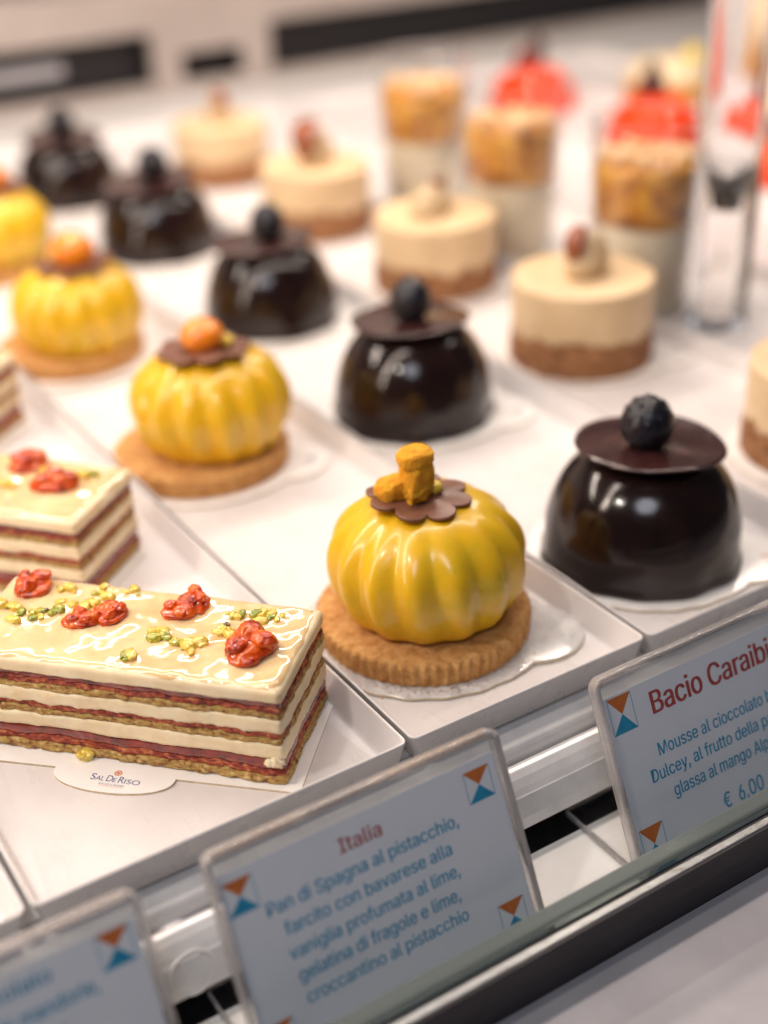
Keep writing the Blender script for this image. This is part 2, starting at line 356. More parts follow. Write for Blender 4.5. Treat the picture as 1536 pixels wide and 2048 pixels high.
tray(16.8, 27.9, -6.7, 84, 'white tray under the row of beige mousse cakes')
tray(28.1, 39.6, -6.7, 84, 'white tray under the clear cups of mango dessert')
tray(39.8, 52.2, -6.7, 84, 'white tray between the clear cups and the red glazed domes, empty in view')
tray(52.4, 66, -6.7, 84, 'white tray under the red glazed domes')
tray(66.2, 80, -6.7, 84, 'white tray at the far right beneath the cream tartlets')

# ------------------------------------------------------------------ boards
def outline_board(pts, hole=None):
    V, F = rings([[(x*.975, y*.975, 0) for x, y in pts], [(x, y, .04) for x, y in pts], [(x, y, .135) for x, y in pts], [(x*.993, y*.993, .15) for x, y in pts]])
    n = len(pts); mids = []
    for f in F:
        zs = [V[i][2] for i in f]; mids.append(0 if min(zs) > .13 else 1)
    return V, F, mids
def tab_round(R=4.75, ang=-42, tr=1.95, td=4.25):
    pts = []; N = 160
    a0 = math.radians(ang)
    for k in range(N):
        a = 2*PI*k/N; d = (a-a0+PI) % (2*PI)-PI
        # circle union lobe, softened
        r = R
        s = td*math.cos(d); q = tr*tr-(td*math.sin(d))**2
        if q > 0 and abs(d) < PI/2: r = max(R, s+math.sqrt(q))
        r += .10*math.exp(-((abs(d)-.50)/.16)**2)+.035*math.cos(22*a)*(0 if abs(d) < .6 else 1)
        pts.append((r*math.cos(a), r*math.sin(a)))
    return pts
def printed_logo(parent, x, y, rz, s=1.0, z=.155):
    m = Matrix.Translation((x, y, z)) @ Matrix.Rotation(math.radians(rz), 4, 'Z')
    V = []; F = []; mids = []
    def add(VF, mi, dx, dy):
        b = len(V)
        for v in VF[0]:
            p = m @ Vector(((v[0]+dx)*s, (v[1]+dy)*s, 0)); V.append(tuple(p))
        for f in VF[1]: F.append(tuple(i+b for i in f)); mids.append(mi)
    for t, dx, cap, wd in (('S', -.95, .30, .17), ('AL', -.76, .22, .30), ('D', -.38, .30, .21), ('E', -.15, .20, .12), ('R', .05, .30, .20), ('ISO', .27, .22, .55)):
        add(text_mesh(t, cap, wd, 0, False), 0, dx, 0)
    add(text_mesh('DOLCE & AMORE', .07, .9), 0, -.55, -.17)
    n = 24
    for r0, r1 in ((.10, .135), (.0, .05)):
        R = [(r0*math.cos(2*PI*k/n), r0*math.sin(2*PI*k/n), 0) for k in range(n)]+[(r1*math.cos(2*PI*k/n), r1*math.sin(2*PI*k/n), 0) for k in range(n)]
        add((R, [(k, (k+1) % n, n+(k+1) % n, n+k) for k in range(n)]), 1, -.1, .46)
    for k in range(6):
        a = PI*k/3; c, s_ = math.cos(a), math.sin(a)
        q = [(.05*c-.012*s_, .05*s_+.012*c, 0), (.05*c+.012*s_, .05*s_-.012*c, 0), (.11*c+.012*s_, .11*s_-.012*c, 0), (.11*c-.012*s_, .11*s_+.012*c, 0)]
        add((q, [(0, 1, 2, 3)]), 1, -.1, .46)
    add(([(-.55, -.22, 0), (.35, -.22, 0), (.35, -.235, 0), (-.55, -.235, 0)], [(3, 2, 1, 0)]), 1, 0, 0)
    o = obj('printed_logo', V, F, ['ink_n', 'ink_o'], parent, False, mids); return o
pts = tab_round()
V, F, mi = outline_board(pts)
board0 = thing('cake_board', 'shiny crinkled white board with round tab under the front yellow dome', 'cake board', (0, 0, 0), 0, 'round paper boards under the single cakes')
obj('card', V, F, ['crinkle', 'bedge'], board0, False, mi)
board1 = thing('cake_board', 'white tabbed board under the front chocolate dome', 'cake board', (10.75, -.6, 0), -2, 'round paper boards under the single cakes')
obj('card', V, F, ['board', 'bedge'], board1, False, mi)
printed_logo(board1, 4.15, -3.55, 40, .85)

# ------------------------------------------------------------------ yellow ribbed domes
def fluted(a, z, r):
    t = a+.035*(z-3)+.02*math.sin(2*a)
    m = min(1, max(0, (5.75-z)/1.6))*min(1, max(.35, (z-.6)/1.2))
    q = .5+.5*math.cos(14*t)        # soft rounded ribs
    return 1+m*(.090*(q**.8)-.055)
def make_dome():
    t = thing('ribbed_cake', 'front yellow ribbed dome with a broken orange crumb stick on its chocolate flower', 'cake', (0, 0, .1), 0, 'yellow ribbed domes on biscuit discs')
    def scal(a, z, r): return 1+(.016*math.cos(64*a) if .06 < z < .92 and r > 3.9 else 0)+.006*math.sin(3*a+1)
    prof = [(3.95, 0), (4.05, .05), (4.08, .1), (4.1, .3), (4.12, .55), (4.14, .8), (4.12, .9), (4.05, .98), (3.95, 1.02), (3.7, 1.04), (2.5, 1.04)]
    V, F = lathe(prof, 512, scal)
    V = [(x+.03*noise.noise(Vector((x*2, y*2, z*2))), y, z+(.03*noise.noise(Vector((x*3, y*3, 1))) if z > .9 else 0)) for x, y, z in V]
    obj('biscuit_base', V, F, 'biscuit', t)
    prof = []
    for i in range(44):
        u = i/43; a = -.62+u*(PI/2+.62)
        r = 3.70*math.cos(a)**.86 if math.cos(a) > 0 else 0
        z = 3.20+(2.62*math.sin(a) if a > 0 else 3.35*math.sin(a))
        prof.append((max(r, .02), z))
    prof = [(2.75, 1.02)]+[(r, z) for r, z in prof if z > 1.08]
    V, F = lathe(prof, 300, fluted)
    V = [(x, y, z-.28*math.exp(-(x*x+y*y)/1.3)) for x, y, z in V]
    o = obj('glazed_dome', V, F, 'yellow', t); o.location = (.16*U, -.05*U, 0)
    fl = []
    for tz in (0, .13):
        ring = []
        for k in range(160):
            a = 2*PI*k/160; r = 1.38+.62*abs(math.cos(4*a))**.5
            ring.append((r*math.cos(a), r*math.sin(a), 5.72+tz+.04*math.cos(2*a)+.16*noise.noise(Vector((math.cos(a), math.sin(a), 3)))))
        fl.append(ring)
    inner = lambda ring, s: [(x*s, y*s, 5.72+(z-5.72)) for x, y, z in ring]
    V, F = rings([inner(fl[0], .97), inner(fl[0], 1.0), inner(fl[1], 1.0), inner(fl[1], .97), inner(fl[1], .4)])
    m = Matrix.Rotation(math.radians(4), 4, 'Y')
    f = obj('chocolate_flower', [tuple(m @ Vector((x-.45, y+.10, z-.05))) for x, y, z in V], F, 'milk', t)
    return t
dome = make_dome()
# second dome keeps a copy of the shared parts before the first gets its own garnish
d2 = place(dome, (-.8, 18.2, .1), 75, 'yellow ribbed dome with an orange ball on top, second from the front of its row')
V, F = join([shift(blob(.62, .55, .95, 3, .10, 1.2, 5, .72), (-.18, -.02, 6.65)), shift(blob(.70, .58, .40, 13, .12, 1.3, 5, .7), (-.22, 0, 7.45)), shift(blob(.72, .55, .46, 5, .12, 1.3, 5, .72), (-.95, .42, 6.22)), shift(blob(.55, .5, .42, 8, .3, 2, 4, .8), (-.35, -.1, 6.1))])
obj('orange_crumb_stick', V, F, 'ocrumb', dome)
V, F = join([shift(blob(.28, .24, .22, 11, .3, 2, 3, .8), (.55, -.12, 5.98)), shift(blob(.2, .2, .15, 12, .3, 2, 3, .8), (.75, .15, 5.93))])
obj('crumb_bits', V, F, 'lemon', dome)
dome.rotation_euler = (0, 0, math.radians(0))
V, F = shift(blob(1.22, 1.18, 1.08, 2, .05, 1, 4), (-.1, .1, 6.85)); ball = obj('orange_ball', V, F, 'ofruit', d2); ball.scale = (.84, .86, .8); ball.location = (0, 0, .0085)
V, F = join([shift(blob(.4, .35, .3, 21, .3, 2, 3), (.55, -.75, 6.05)), shift(blob(.35, .3, .28, 22, .3, 2, 3), (-.3, -1.0, 6.05)), shift(blob(.3, .3, .25, 23, .3, 2, 3), (1.1, -.2, 6.05))])
obj('crumb_bits', V, F, 'lemon', d2)
d3 = place(d2, (-.9, 35.3, .1), 150, 'yellow ribbed dome with the largest orange ball, third from the front of its row')
d4 = place(d2, (.3, 53.4, .1), 215, 'yellow ribbed dome cut by the left photo edge, hindmost of its row')
def nudge(root, dx, dy, dz=0, skip=('biscuit_base',), sc=None):
    a = -root.rotation_euler.z
    for q_ in [o for o in C.collection.objects if o.parent == root and not o.name.startswith(skip)]:
        q_.location = q_.location+Vector(((dx*math.cos(a)-dy*math.sin(a))*U, (dx*math.sin(a)+dy*math.cos(a))*U, dz*U))
        if q_.name.startswith('chocolate_flower'): q_.scale = (1.14, 1.1, 1.0)
        if sc and q_.name.startswith('orange_ball'): q_.scale = (sc*.84, sc*.86, sc*.8); q_.location.z -= (sc-1)*5*U
nudge(d2, .55, -.35); nudge(d3, .6, -.5, -.2, sc=1.22); nudge(d4, .5, -.4, 0, sc=1.15)
for (x, y, rz, lb) in ((-.8, 18.2, 6, 'white tabbed board under the second yellow dome'), (-.9, 35.2, -4, 'white tabbed board under the third yellow dome'), (.3, 53.3, 3, 'white tabbed board under the hindmost yellow dome')):
    place(board1, (x, y, 0), rz, lb)

# ------------------------------------------------------------------ chocolate domes
def make_choc():
    t = thing('chocolate_dome', 'front dark glazed dome with a shiny chocolate disc and black berry', 'cake', (10.75, -.6, .1), 0, 'dark glazed chocolate domes')
    prof = []
    for i in range(40):
        a = (PI/2)*i/39
        prof.append((max(.02, 4.16*math.cos(a)**.62), .35+4.55*math.sin(a)**.98))
    prof = [(4.0, 0), (4.22, .04), (4.28, .2)] + prof
    def fr(a, z, r): return 1+(.075*noise.noise(Vector((2.6*math.cos(a)+5, 2.6*math.sin(a), z*.4)))*max(0, 1-z/1.6)+.022*noise.noise(Vector((1.2*math.cos(a), 1.2*math.sin(a), z*.35))))
    V, F = lathe(prof, 160, fr); obj('glazed_dome', V, F, 'dark', t)
    pr = [(2.0, 4.70), (2.9, 4.80), (3.06, 4.86), (3.10, 4.92), (3.06, 4.97), (2.9, 4.96), (1.6, 4.94), (.5, 4.93)]
    V, F = lathe(pr, 120, None, lambda x, y, z: (x, y, z+.22*noise.noise(Vector((x*.3, y*.3, 2)))))
    m = Matrix.Rotation(math.radians(3), 4, 'Y')@Matrix.Rotation(math.radians(-2), 4, 'X')
    obj('chocolate_disc', [tuple(m @ Vector(v)) for v in V], F, 'disc', t)
    bl = []
    random.seed(3)
    bl.append(shift(blob(1.1, 1.08, 1.16, 4, .03, 1, 3), (-.15, .0, 5.95)))
    for i in range(60):
        zz = 1-2*(i+.5)/60; a = i*2.399; r = math.sqrt(1-zz*zz)
        bl.append(shift(blob(.20, .19, .20, i, .06, 1, 2), (-.15+.92*r*math.cos(a), .9*r*math.sin(a), 5.98+1.03*zz)))
    V, F = join(bl); obj('blackberry', V, F, 'bberry', t)
    return t
ch = make_choc()
for (x, y, rz, lb) in ((10.85, 16.9, 40, 'dark glazed chocolate dome behind the front one, second in its row'), (11.35, 33.4, 100, 'dark glazed chocolate dome, third from the front of its row'),
                       (11.5, 50.6, 170, 'dark glazed chocolate dome with a curved pale reflection, fourth in its row'), (11.1, 67.2, 230, 'hindmost dark glazed chocolate dome near the slotted back panel')):
    place(ch, (x, y, .1), rz, lb)
for (x, y, rz, lb) in ((10.9, 16.8, 3, 'white tabbed board under the second chocolate dome'), (11.3, 33.3, -6, 'white tabbed board under the third chocolate dome'), (11.5, 50.6, 4, 'white tabbed board under the fourth chocolate dome'), (11.1, 67.2, 0, 'white tabbed board under the hindmost chocolate dome')):
    place(board1, (x, y, 0), rz, lb)

# ------------------------------------------------------------------ beige mousse cakes
def make_cake():
    t = thing('mousse_cake', 'beige mousse cake with an upright quenelle, second from the front of its row', 'cake', (22.55, 17.5, .1), 0, 'round beige mousse cakes')
    prof = [(3.7, 0), (3.95, .03), (4.0, .15), (4.02, .7), (3.98, 1.4), (3.86, 2.3), (3.7, 2.5)]
    V, F = lathe(prof, 180, lambda a, z, r: 1+.018*noise.fractal(Vector((6*math.cos(a), 6*math.sin(a), z*1.5)), .7, 2, 4)); obj('crumb_base', V, F, 'crumbbase', t)
    rs = []
    prof = [(4.03, 0), (4.12, .08), (4.13, .5), (4.13, .85), (4.06, 1.0), (3.9, 1.06)]
    for j in range(12):
        u = j/11; ring = []
        for k in range(180):
            a = 2*PI*k/180
            low = 1.75+.6*noise.noise(Vector((2.1*math.cos(a), 2.1*math.sin(a), 5)))+.16*math.sin(5*a+1)+.22*math.sin(3*a+.6)
            top = 4.75; z = low+(top-low)*min(1, u*1.25) if u < .8 else top+.05*(u-.8)/.2
            r = (3.9+.03*math.sin(PI*min(1, u*1.25)) if u < .8 else 3.9-.42*((u-.8)/.2)**2)*(1+.010*noise.noise(Vector((2*math.cos(a), 2*math.sin(a), z*.9))))
            ring.append((r*math.cos(a), r*math.sin(a), z))
        rs.append(ring)
    rs.append([(x*.6, y*.6, z+.02) for x, y, z in rs[-1]])
    V, F = rings(rs); obj('mousse_drum', V, F, 'mousse', t)
    return t
cake = make_cake()
q = join([shift(blob(1.5, 1.1, .95, 3, .06, 1, 4), (.15, -.1, 5.4), .3), shift(blob(1.1, .95, 1.3, 6, .06, 1, 4), (.35, -.1, 5.8))])
V, F = q; quen = obj('quenelle', V, F, 'quen', cake)
def curl(R, wd, a0, a1, t=.1):
    n = 24; rs = []
    for i in range(n+1):
        a = math.radians(a0+(a1-a0)*i/n); ww = wd*(.35+.65*math.sin(PI*(i+.5)/(n+1)))
        c, s = math.cos(a), math.sin(a)
        rs.append([(R*c, -ww/2, R*s), (R*c, ww/2, R*s), ((R+t)*c, ww/2, (R+t)*s), ((R+t)*c, -ww/2, (R+t)*s)])
    return rings(rs)
V, F = shift(curl(1.1, 1.1, 70, 215), (-.15, .1, 6.3), .5); cu = obj('chocolate_curl', V, F, 'caramel', cake)
k2 = place(cake, (23.0, 32.6, .1), 200, 'beige mousse cake whose quenelle lies flat, third from the front of its row')
k3 = place(cake, (23.0, 48.0, .1), 20, 'beige mousse cake with a broad reddish curl behind its quenelle, fourth in its row')
k4 = place(cake, (23.9, 65.2, .1), 60, 'hindmost beige mousse cake, in front of the dark slot of the back panel')
k0 = place(cake, (24.2, 1.2, .1), 90, 'beige mousse cake cut by the right photo edge beside the front chocolate dome')
for ch_ in [o for o in C.collection.objects if o.parent == k2]:
    if ch_.name.startswith('quenelle'): ch_.scale = (1.3, 1.1, .75); ch_.location.z = .0125
    if ch_.name.startswith('chocolate_curl'): ch_.scale = (.8, .8, .8); ch_.location.z = .011
for ch_ in [o for o in C.collection.objects if o.parent == k3]:
    if ch_.name.startswith('chocolate_curl'): ch_.scale = (1.7, 1.6, 1.35); ch_.location.z = -.0215
for (x, y, rz, lb) in ((23.05, 17.8, 0, 'white tabbed board under the beige cake with the upright quenelle'), (23.2, 33.1, 5, 'white tabbed board under the beige cake with the flat quenelle'), (23.2, 48.6, -4, 'white tabbed board under the beige cake with the broad reddish curl'),
                       (23.8, 66.2, 2, 'white tabbed board under the hindmost beige cake'), (24.2, 1.1, 3, 'white board under the beige cake at the right photo edge')):
    place(board1, (x, y, 0), rz, lb)

# ------------------------------------------------------------------ dessert cups
def make_cup():
    t = thing('dessert_cup', 'clear cup of white cream and orange mango with pale crumble, frontmost of the three cups', 'dessert cup', (30.8, 21.7, .03), 0, 'clear cups of layered mango dessert')
    po = [(2.7, 0), (2.95, .08), (3.05, .3), (3.42, 11.3), (3.46, 11.38), (3.42, 11.42)]; pi_ = [(3.34, 11.35), (3.28, 11.2), (2.86, .35), (2.0, .25)]
    V, F = lathe(po+pi_, 96); obj('clear_cup', V, F, 'cup', t)
    V, F = ring_on(0, 0, 11.40, 3.40, .07, 0); obj('cup_rim', V, F, 'aedge', t)
    V, F = lathe([(2.6, .3), (2.86, .34), (3.02, 5.3), (2.95, 5.45)], 72); obj('cream_layer', V, F, 'panna', t)
    V, F = lathe([(2.9, 5.46), (3.06, 5.5), (3.17, 8.6), (3.05, 8.8)], 96, lambda a, z, r: 1+.02*noise.noise(Vector((5*math.cos(a), 5*math.sin(a), z*2)))-.02, lambda x, y, z: (x, y, z+(.35*noise.noise(Vector((x*.5, y*.5, 1))) if z < 6 else 0))); obj('mango_layer', V, F, 'mango', t)
    random.seed(5)
    bl = []
    for i in range(70):
        a = random.uniform(0, 2*PI); r = 2.75*math.sqrt(random.random()); s = random.uniform(.22, .45)
        bl.append(shift(blob(s, s*.8, s*.7, i, .25, 1.5, 2), (r*math.cos(a), r*math.sin(a), 9.0+random.uniform(0, .45)), a))
    V, F = join(bl); o = obj('crumble_topping', V, F, 'crumble', t)
    return t
cup = make_cup()
place(cup, (30.4, 34.3, .03), 120, 'clear cup of mango dessert in the middle of the three cups')
place(cup, (32.3, 47.6, .03), 250, 'clear cup of mango dessert hindmost of the three cups')

# clear acrylic upright
up = thing('acrylic_upright', 'clear acrylic upright with a solid foot beside the frontmost dessert cup', 'shelf support', (32.2, 16.6, 0))
V, F = rings([rrect(-1.42, 1.42, -1.42, 1.42, .5, z) for z in (.02, .3, 3, 6.2, 14, 40)]+[rrect(-1.05, 1.05, -1.05, 1.05, .35, z) for z in (40, 20, 10.5)]+[rrect(-.35, .35, -.35, .35, .2, 7.0)]); obj('hollow_post', V, F, 'solid', up)

# ------------------------------------------------------------------ red domes and cream tartlets
def make_red():
    t = thing('red_dome', 'red glazed dome with a dark chocolate shard, seen over the frontmost dessert cup', 'cake', (59.4, 51.5, .1), 0, 'red glazed domes')
    V, F = lathe([(3.9, 0), (4.25, .05), (4.3, .4)]+[(max(.02, 4.2*math.cos(PI/2*i/20)**.85), .5+3.5*math.sin(PI/2*i/20)) for i in range(21)], 96); obj('glazed_dome', V, F, 'red', t)
    V, F = shift(blob(1.5, 1.3, 1.1, 5, .2, 1.5, 3), (.0, .6, 4.5)); obj('raspberry', V, F, 'jelly', t)
    V, F = shift(blob(.8, .7, 1.7, 6, .15, 1.5, 3), (-.7, -.2, 5.4)); obj('chocolate_shard', V, F, 'disc', t)
    return t
red = make_red()
place(red, (59.8, 69.2, .1), 70, 'red glazed dome seen above the middle dessert cup')
place(red, (56.5, 34.8, .1), 160, 'red glazed dome cut by the right photo edge behind the clear upright')
def make_tart():
    t = thing('cream_tartlet', 'cream tartlet on an orange base behind the red dome', 'cake', (72.5, 64, .1), 0, 'cream tartlets at the back')
    V, F = lathe([(3.6, 0), (4.1, .1), (4.3, 1.3), (4.0, 1.5)], 72); obj('pastry_case', V, F, 'mango', t)
    V, F = lathe([(3.9, 1.5)]+[(max(.02, 4.1*math.cos(PI/2*i/14)**.7), 1.6+2.3*math.sin(PI/2*i/14)) for i in range(15)], 72); obj('cream_top', V, F, 'cream', t)
    V, F = shift(blob(1.1, .9, 1.1, 5, .2, 1.5, 3), (2.2, -1.2, 3.7)); obj('lemon_piece', V, F, 'lemon', t)
    return t
tart = make_tart()
place(tart, (72.0, 48, .1), 20, 'cream tartlet with lemon seen through the clear upright')

# ------------------------------------------------------------------ layered slices
LX, LY = 11.8, 4.9
def outline(x0, x1, y0, y1, r, step=.07):
    base = rrect(x0, x1, y0, y1, r, 0, 4); pts = []
    n = len(base)
    for i in range(n):
        a = Vector(base[i][:2]); b = Vector(base[(i+1) % n][:2]); d = (b-a).length; k = max(1, int(d/step))
        for j in range(k): pts.append(a+(b-a)*j/k)
    out = []
    n = len(pts)
    for i in range(n):
        t = (pts[(i+1) % n]-pts[i-1]).normalized(); out.append((pts[i], Vector((t.y, -t.x))))
    return out
OL = outline(-LX/2, LX/2, -LY/2, LY/2, .14)
zb = [0, .36, .60, 1.02, 1.58, 1.84, 2.07, 2.63, 2.87, 3.08, 3.34, 3.80]
def bnd(i, p, seed):
    if i == 0: return 0
    a = (.10 if i in (1, 2, 5, 6, 8, 9) else .035) if i < 11 else .015
    return zb[i]+a*noise.fractal(Vector((p.x*1.5, p.y*1.5, i*3.7+seed)), .8, 2.2, 4)+(.05*noise.noise(Vector((p.x*.3, p.y*.3, i*2.1+seed)))if i < 11 else 0)
LAY = [('sponge_layer', 'sponge', .075, .03), ('soaked_sponge', 'soak', .06, -.03), ('jelly_layer', 'jelly', .025, -.05), ('cream_layer', 'cream', .02, .02), ('sponge_layer', 'sponge', .065, -.02), ('soaked_sponge', 'soak', .06, -.035),
       ('cream_layer', 'cream', .02, .03), ('sponge_layer', 'sponge', .065, -.01), ('soaked_sponge', 'soak', .06, -.035), ('jelly_layer', 'jelly', .03, -.05)]
def slice_body(t, seed):
    for i, (nm, m, rough, off) in enumerate(LAY):
        rs = []; rows = 9
        for j in range(rows):
            u = j/(rows-1); ring = []
            for p, nr in OL:
                z = bnd(i, p, seed)*(1-u)+bnd(i+1, p, seed)*u
                d = off+rough*noise.fractal(Vector((p.x*2.6, p.y*2.6, z*3.4+seed)), .75, 2.1, 5)-.05*(2*u-1)**6
                d += .10*noise.noise(Vector((p.x*.5, p.y*.5, z*.6+seed)))
                ring.append((p.x+nr.x*d, p.y+nr.y*d, z))
            rs.append(ring)
        V, F = rings(rs); obj(nm, V, F, m, t)
    # the top cream with its rounded shoulder
    rs = []
    for j in range(12):
        u = j/11; ring = []
        for p, nr in OL:
            z0 = bnd(10, p, seed)
            if u < .6: z = z0+(3.62-z0)*u/.6; d = .05+.03*noise.noise(Vector((p.x, p.y, z+seed)))
            else:
                a = (u-.6)/.4*PI/2; z = 3.62+.20*math.sin(a); d = .05-.26*(1-math.cos(a))+.03*noise.noise(Vector((p.x, p.y, z+seed)))
            ring.append((p.x+nr.x*d, p.y+nr.y*d, z))
        rs.append(ring)
    V, F = rings(rs); obj('cream_layer', V, F, 'cream', t)
def glaze(t, tops, seed, nx=300, ny=124):
    V = []; F = []
    hx, hy = LX/2+.04, LY/2+.04
    for j in range(ny+1):
        for i in range(nx+1):
            x = -hx+2*hx*i/nx; y = -hy+2*hy*j/ny
            ex, ey = hx-abs(x), hy-abs(y)
            r = .5
            if ex < r and ey < r: e = r-math.hypot(r-ex, r-ey)
            else: e = min(ex, ey)
            e = max(-.2, e)
            ed = 1-max(0, min(1, e/.34)); drop = .34*(1-math.sqrt(max(0, 1-ed*ed)))
            h = 3.86+.085*noise.noise(Vector((x*.75, y*.75, seed)))+.042*noise.noise(Vector((x*1.7, y*1.7, seed+4)))
            m = 0
            for (tx, ty, tr, th) in tops:
                dd = (x-tx)**2+(y-ty)**2
                if dd < 9*tr*tr: m = max(m, th*math.exp(-dd/(tr*tr)))
            V.append((x, y, h+m-drop))
    for j in range(ny):
        for i in range(nx):
            a = j*(nx+1)+i
            F.append((a, a+1, a+nx+2, a+nx+1))
    obj('glaze_top', V, F, 'glaze', t)
def piece(t, kind, x, y, s, seed, z=3.90):
    if kind == 'b':
        s *= 1.12; VF = join([blob(s, s*.80, s*.36, seed, .20, 1.2, 4, 1), shift(blob(s*.42, s*.36, s*.33, seed+3, .2, 1.4, 4), (-s*.42, s*.30, s*.30)), shift(blob(s*.40, s*.5, s*.33, seed+4, .2, 1.4, 4), (s*.15, -s*.38, s*.26)), shift(blob(s*.45, s*.3, s*.3, seed+6, .2, 1.4, 4), (s*.3, s*.3, s*.32)), shift(blob(s*.6, s*.55, s*.45, seed+9, .18, 1.2, 4), (s*.55*math.cos(seed), s*.4*math.sin(seed), s*.12))])
        V, F = shift(VF, (x, y, z+s*.12), seed*1.1); obj('strawberry_piece', V, F, 'berry', t)
    else:
        V, F = shift(blob(s, s*.66, s*.52, seed, .35, 1.6, 3 if s > .1 else 2, .75), (x, y, z+s*.15), seed*1.7)
        obj('pistachio_piece', V, F, {'g': 'pist_g', 'y': 'pist_y', 'd': 'pist_d'}[kind], t)
def make_slice(label, loc, rz, berries, clusters, seed):
    t = thing('layered_slice', label, 'cake slice', loc, rz, 'layered strawberry and pistachio slices')
    slice_body(t, seed)
    rnd = random.Random(seed*11+1); ps = []
    for (cx, cy, n, sp) in clusters:
        for i in range(n):
            ps.append((cx+rnd.gauss(0, sp), cy+rnd.gauss(0, sp*.6), rnd.choice([.09, .13, .17, .21, .28]), rnd.choice('gyyygy')))
    ps = [p for p in ps if abs(p[0]) < LX/2-.2 and abs(p[1]) < LY/2-.2][:92]
    tops = [(x, y, s*1.25, .10) for x, y, s in berries]+[(x, y, s*1.5, .05) for x, y, s, k in ps]
    glaze(t, tops, seed)
    for i, (x, y, s) in enumerate(berries): piece(t, 'b', x, y, s, i+1+seed)
    for i, (x, y, s, k) in enumerate(ps): piece(t, k, x, y, s, i+3)
    return t
S1 = make_slice('whole layered slice in front with strawberry pieces and pistachio on shiny glaze', (-11.25, .83, .1), -46.86,
    [(-4.72, 1.62, .72), (-2.05, -.12, .55), (-1.15, .38, .58), (1.40, 1.75, .62), (1.10, 1.05, .52), (4.35, -.55, .88)],
    [(-5.2, .4, 8, .25), (-4.0, -.1, 10, .3), (-3.5, 1.6, 6, .25), (-2.5, .8, 10, .3), (-1.9, 1.8, 6, .3), (1.0, -.35, 12, .3), (2.3, -.6, 12, .38), (3.2, .35, 6, .25), (4.1, 1.5, 12, .35), (3.0, 1.3, 4, .2), (.35, -1.75, 3, .15), (-1.1, 1.95, 4, .2)], 1)
piece(S1, 'g', 1.15, -.33, .26, 5); piece(S1, 'g', 3.8, 1.55, .24, 8); piece(S1, 'd', -3.62, .2, .17, 6); piece(S1, 'd', 3.0, .75, .12, 9); piece(S1, 'y', -4.3, -2.30, .30, 4, 3.62); piece(S1, 'y', -4.2, -2.45, .2, 7, 3.3)
# squeezed out cream at the low right corner
V, F = join([shift(blob(.26, .16, .20, 3, .5, 2.5, 3), (5.65, -2.52, .98)), shift(blob(.16, .12, .14, 5, .5, 2.5, 3), (5.40, -2.53, .92))]); obj('cream_smear', V, F, 'cream', S1)
S2 = make_slice('layered slice behind the front one, its end and right half in view', (-12.25, 15.3, .1), -50,
    [(3.6, .1, .85), (1.6, 1.4, .8), (-1.5, -.4, .8), (-4, 1, .7)], [(4.4, 1.3, 9, .3), (2.6, .9, 12, .35), (1.2, -.4, 12, .4), (-2, 1, 14, .5), (-4, -1, 10, .4)], 2)
piece(S2, 'd', 3.3, 1.15, .24, 3)
S3 = make_slice('hindmost layered slice, only a corner in view at the left edge', (-11.9, 31.3, .1), -50,
    [(4.2, .2, .85), (1.6, -.4, .8)], [(3, 1.3, 8, .35), (4.4, -1, 8, .3)], 3)
def slice_board(loc, rz, label, logo=True):
    t = thing('cake_board', label, 'cake board', loc, rz, 'rectangular paper boards with a half-round tab')
    x0, x1, y0, y1 = -6.3, 6.3, -3.05, 2.35
    pts = []
    for p in rrect(x0, x1, y0, y1, .18, 0, 5): pts.append((p[0], p[1]))
    # rrect starts at the front right corner; the tab lies on the closing front edge
    tab = []
    for k in range(33):
        a = PI+PI*k/32; hw, dp = 2.15, 1.0
        tab.append((-.15+hw*math.cos(a)*(1 if True else 0), y0+dp*math.sin(a)**1 if False else y0-dp*abs(math.sin(a))**.8))
    pts = pts+[(-2.45, y0)]+tab+[(2.15, y0)]
    V, F = [], []
    n = len(pts)
    def ringz(z, s=0): return [(x, y, z) for x, y in pts]
    V = ringz(0)+ringz(.085); F = [(k, (k+1) % n, n+(k+1) % n, n+k) for k in range(n)]
    F.append(tuple(range(n, 2*n))); F.append(tuple(range(n))[::-1]); mids = [1]*n+[0, 0]
    o = obj('card', V, F, ['board', 'bedge'], t, False, mids)
    if logo: printed_logo(t, .05, -3.52, -2, 1.0, .09)
    return t
slice_board((-11.25, .83, 0), -46.86+3.0, 'white board with half-round tab and printed logo under the front layered slice')
slice_board((-12.25, 15.3, 0), -50, 'white board under the second layered slice', False)
slice_board((-11.9, 31.3, 0), -50, 'white board under the hindmost layered slice', False)
V, F = blob(.30, .24, .17, 9, .35, 1.5, 4, .8); o = obj('nut_crumb', V, F, 'pist_y'); o.location = Vector((-13.95, .05, .24))*U
tag(o, 'single yellow pistachio crumb fallen on the board beside the printed logo', 'nut crumb')

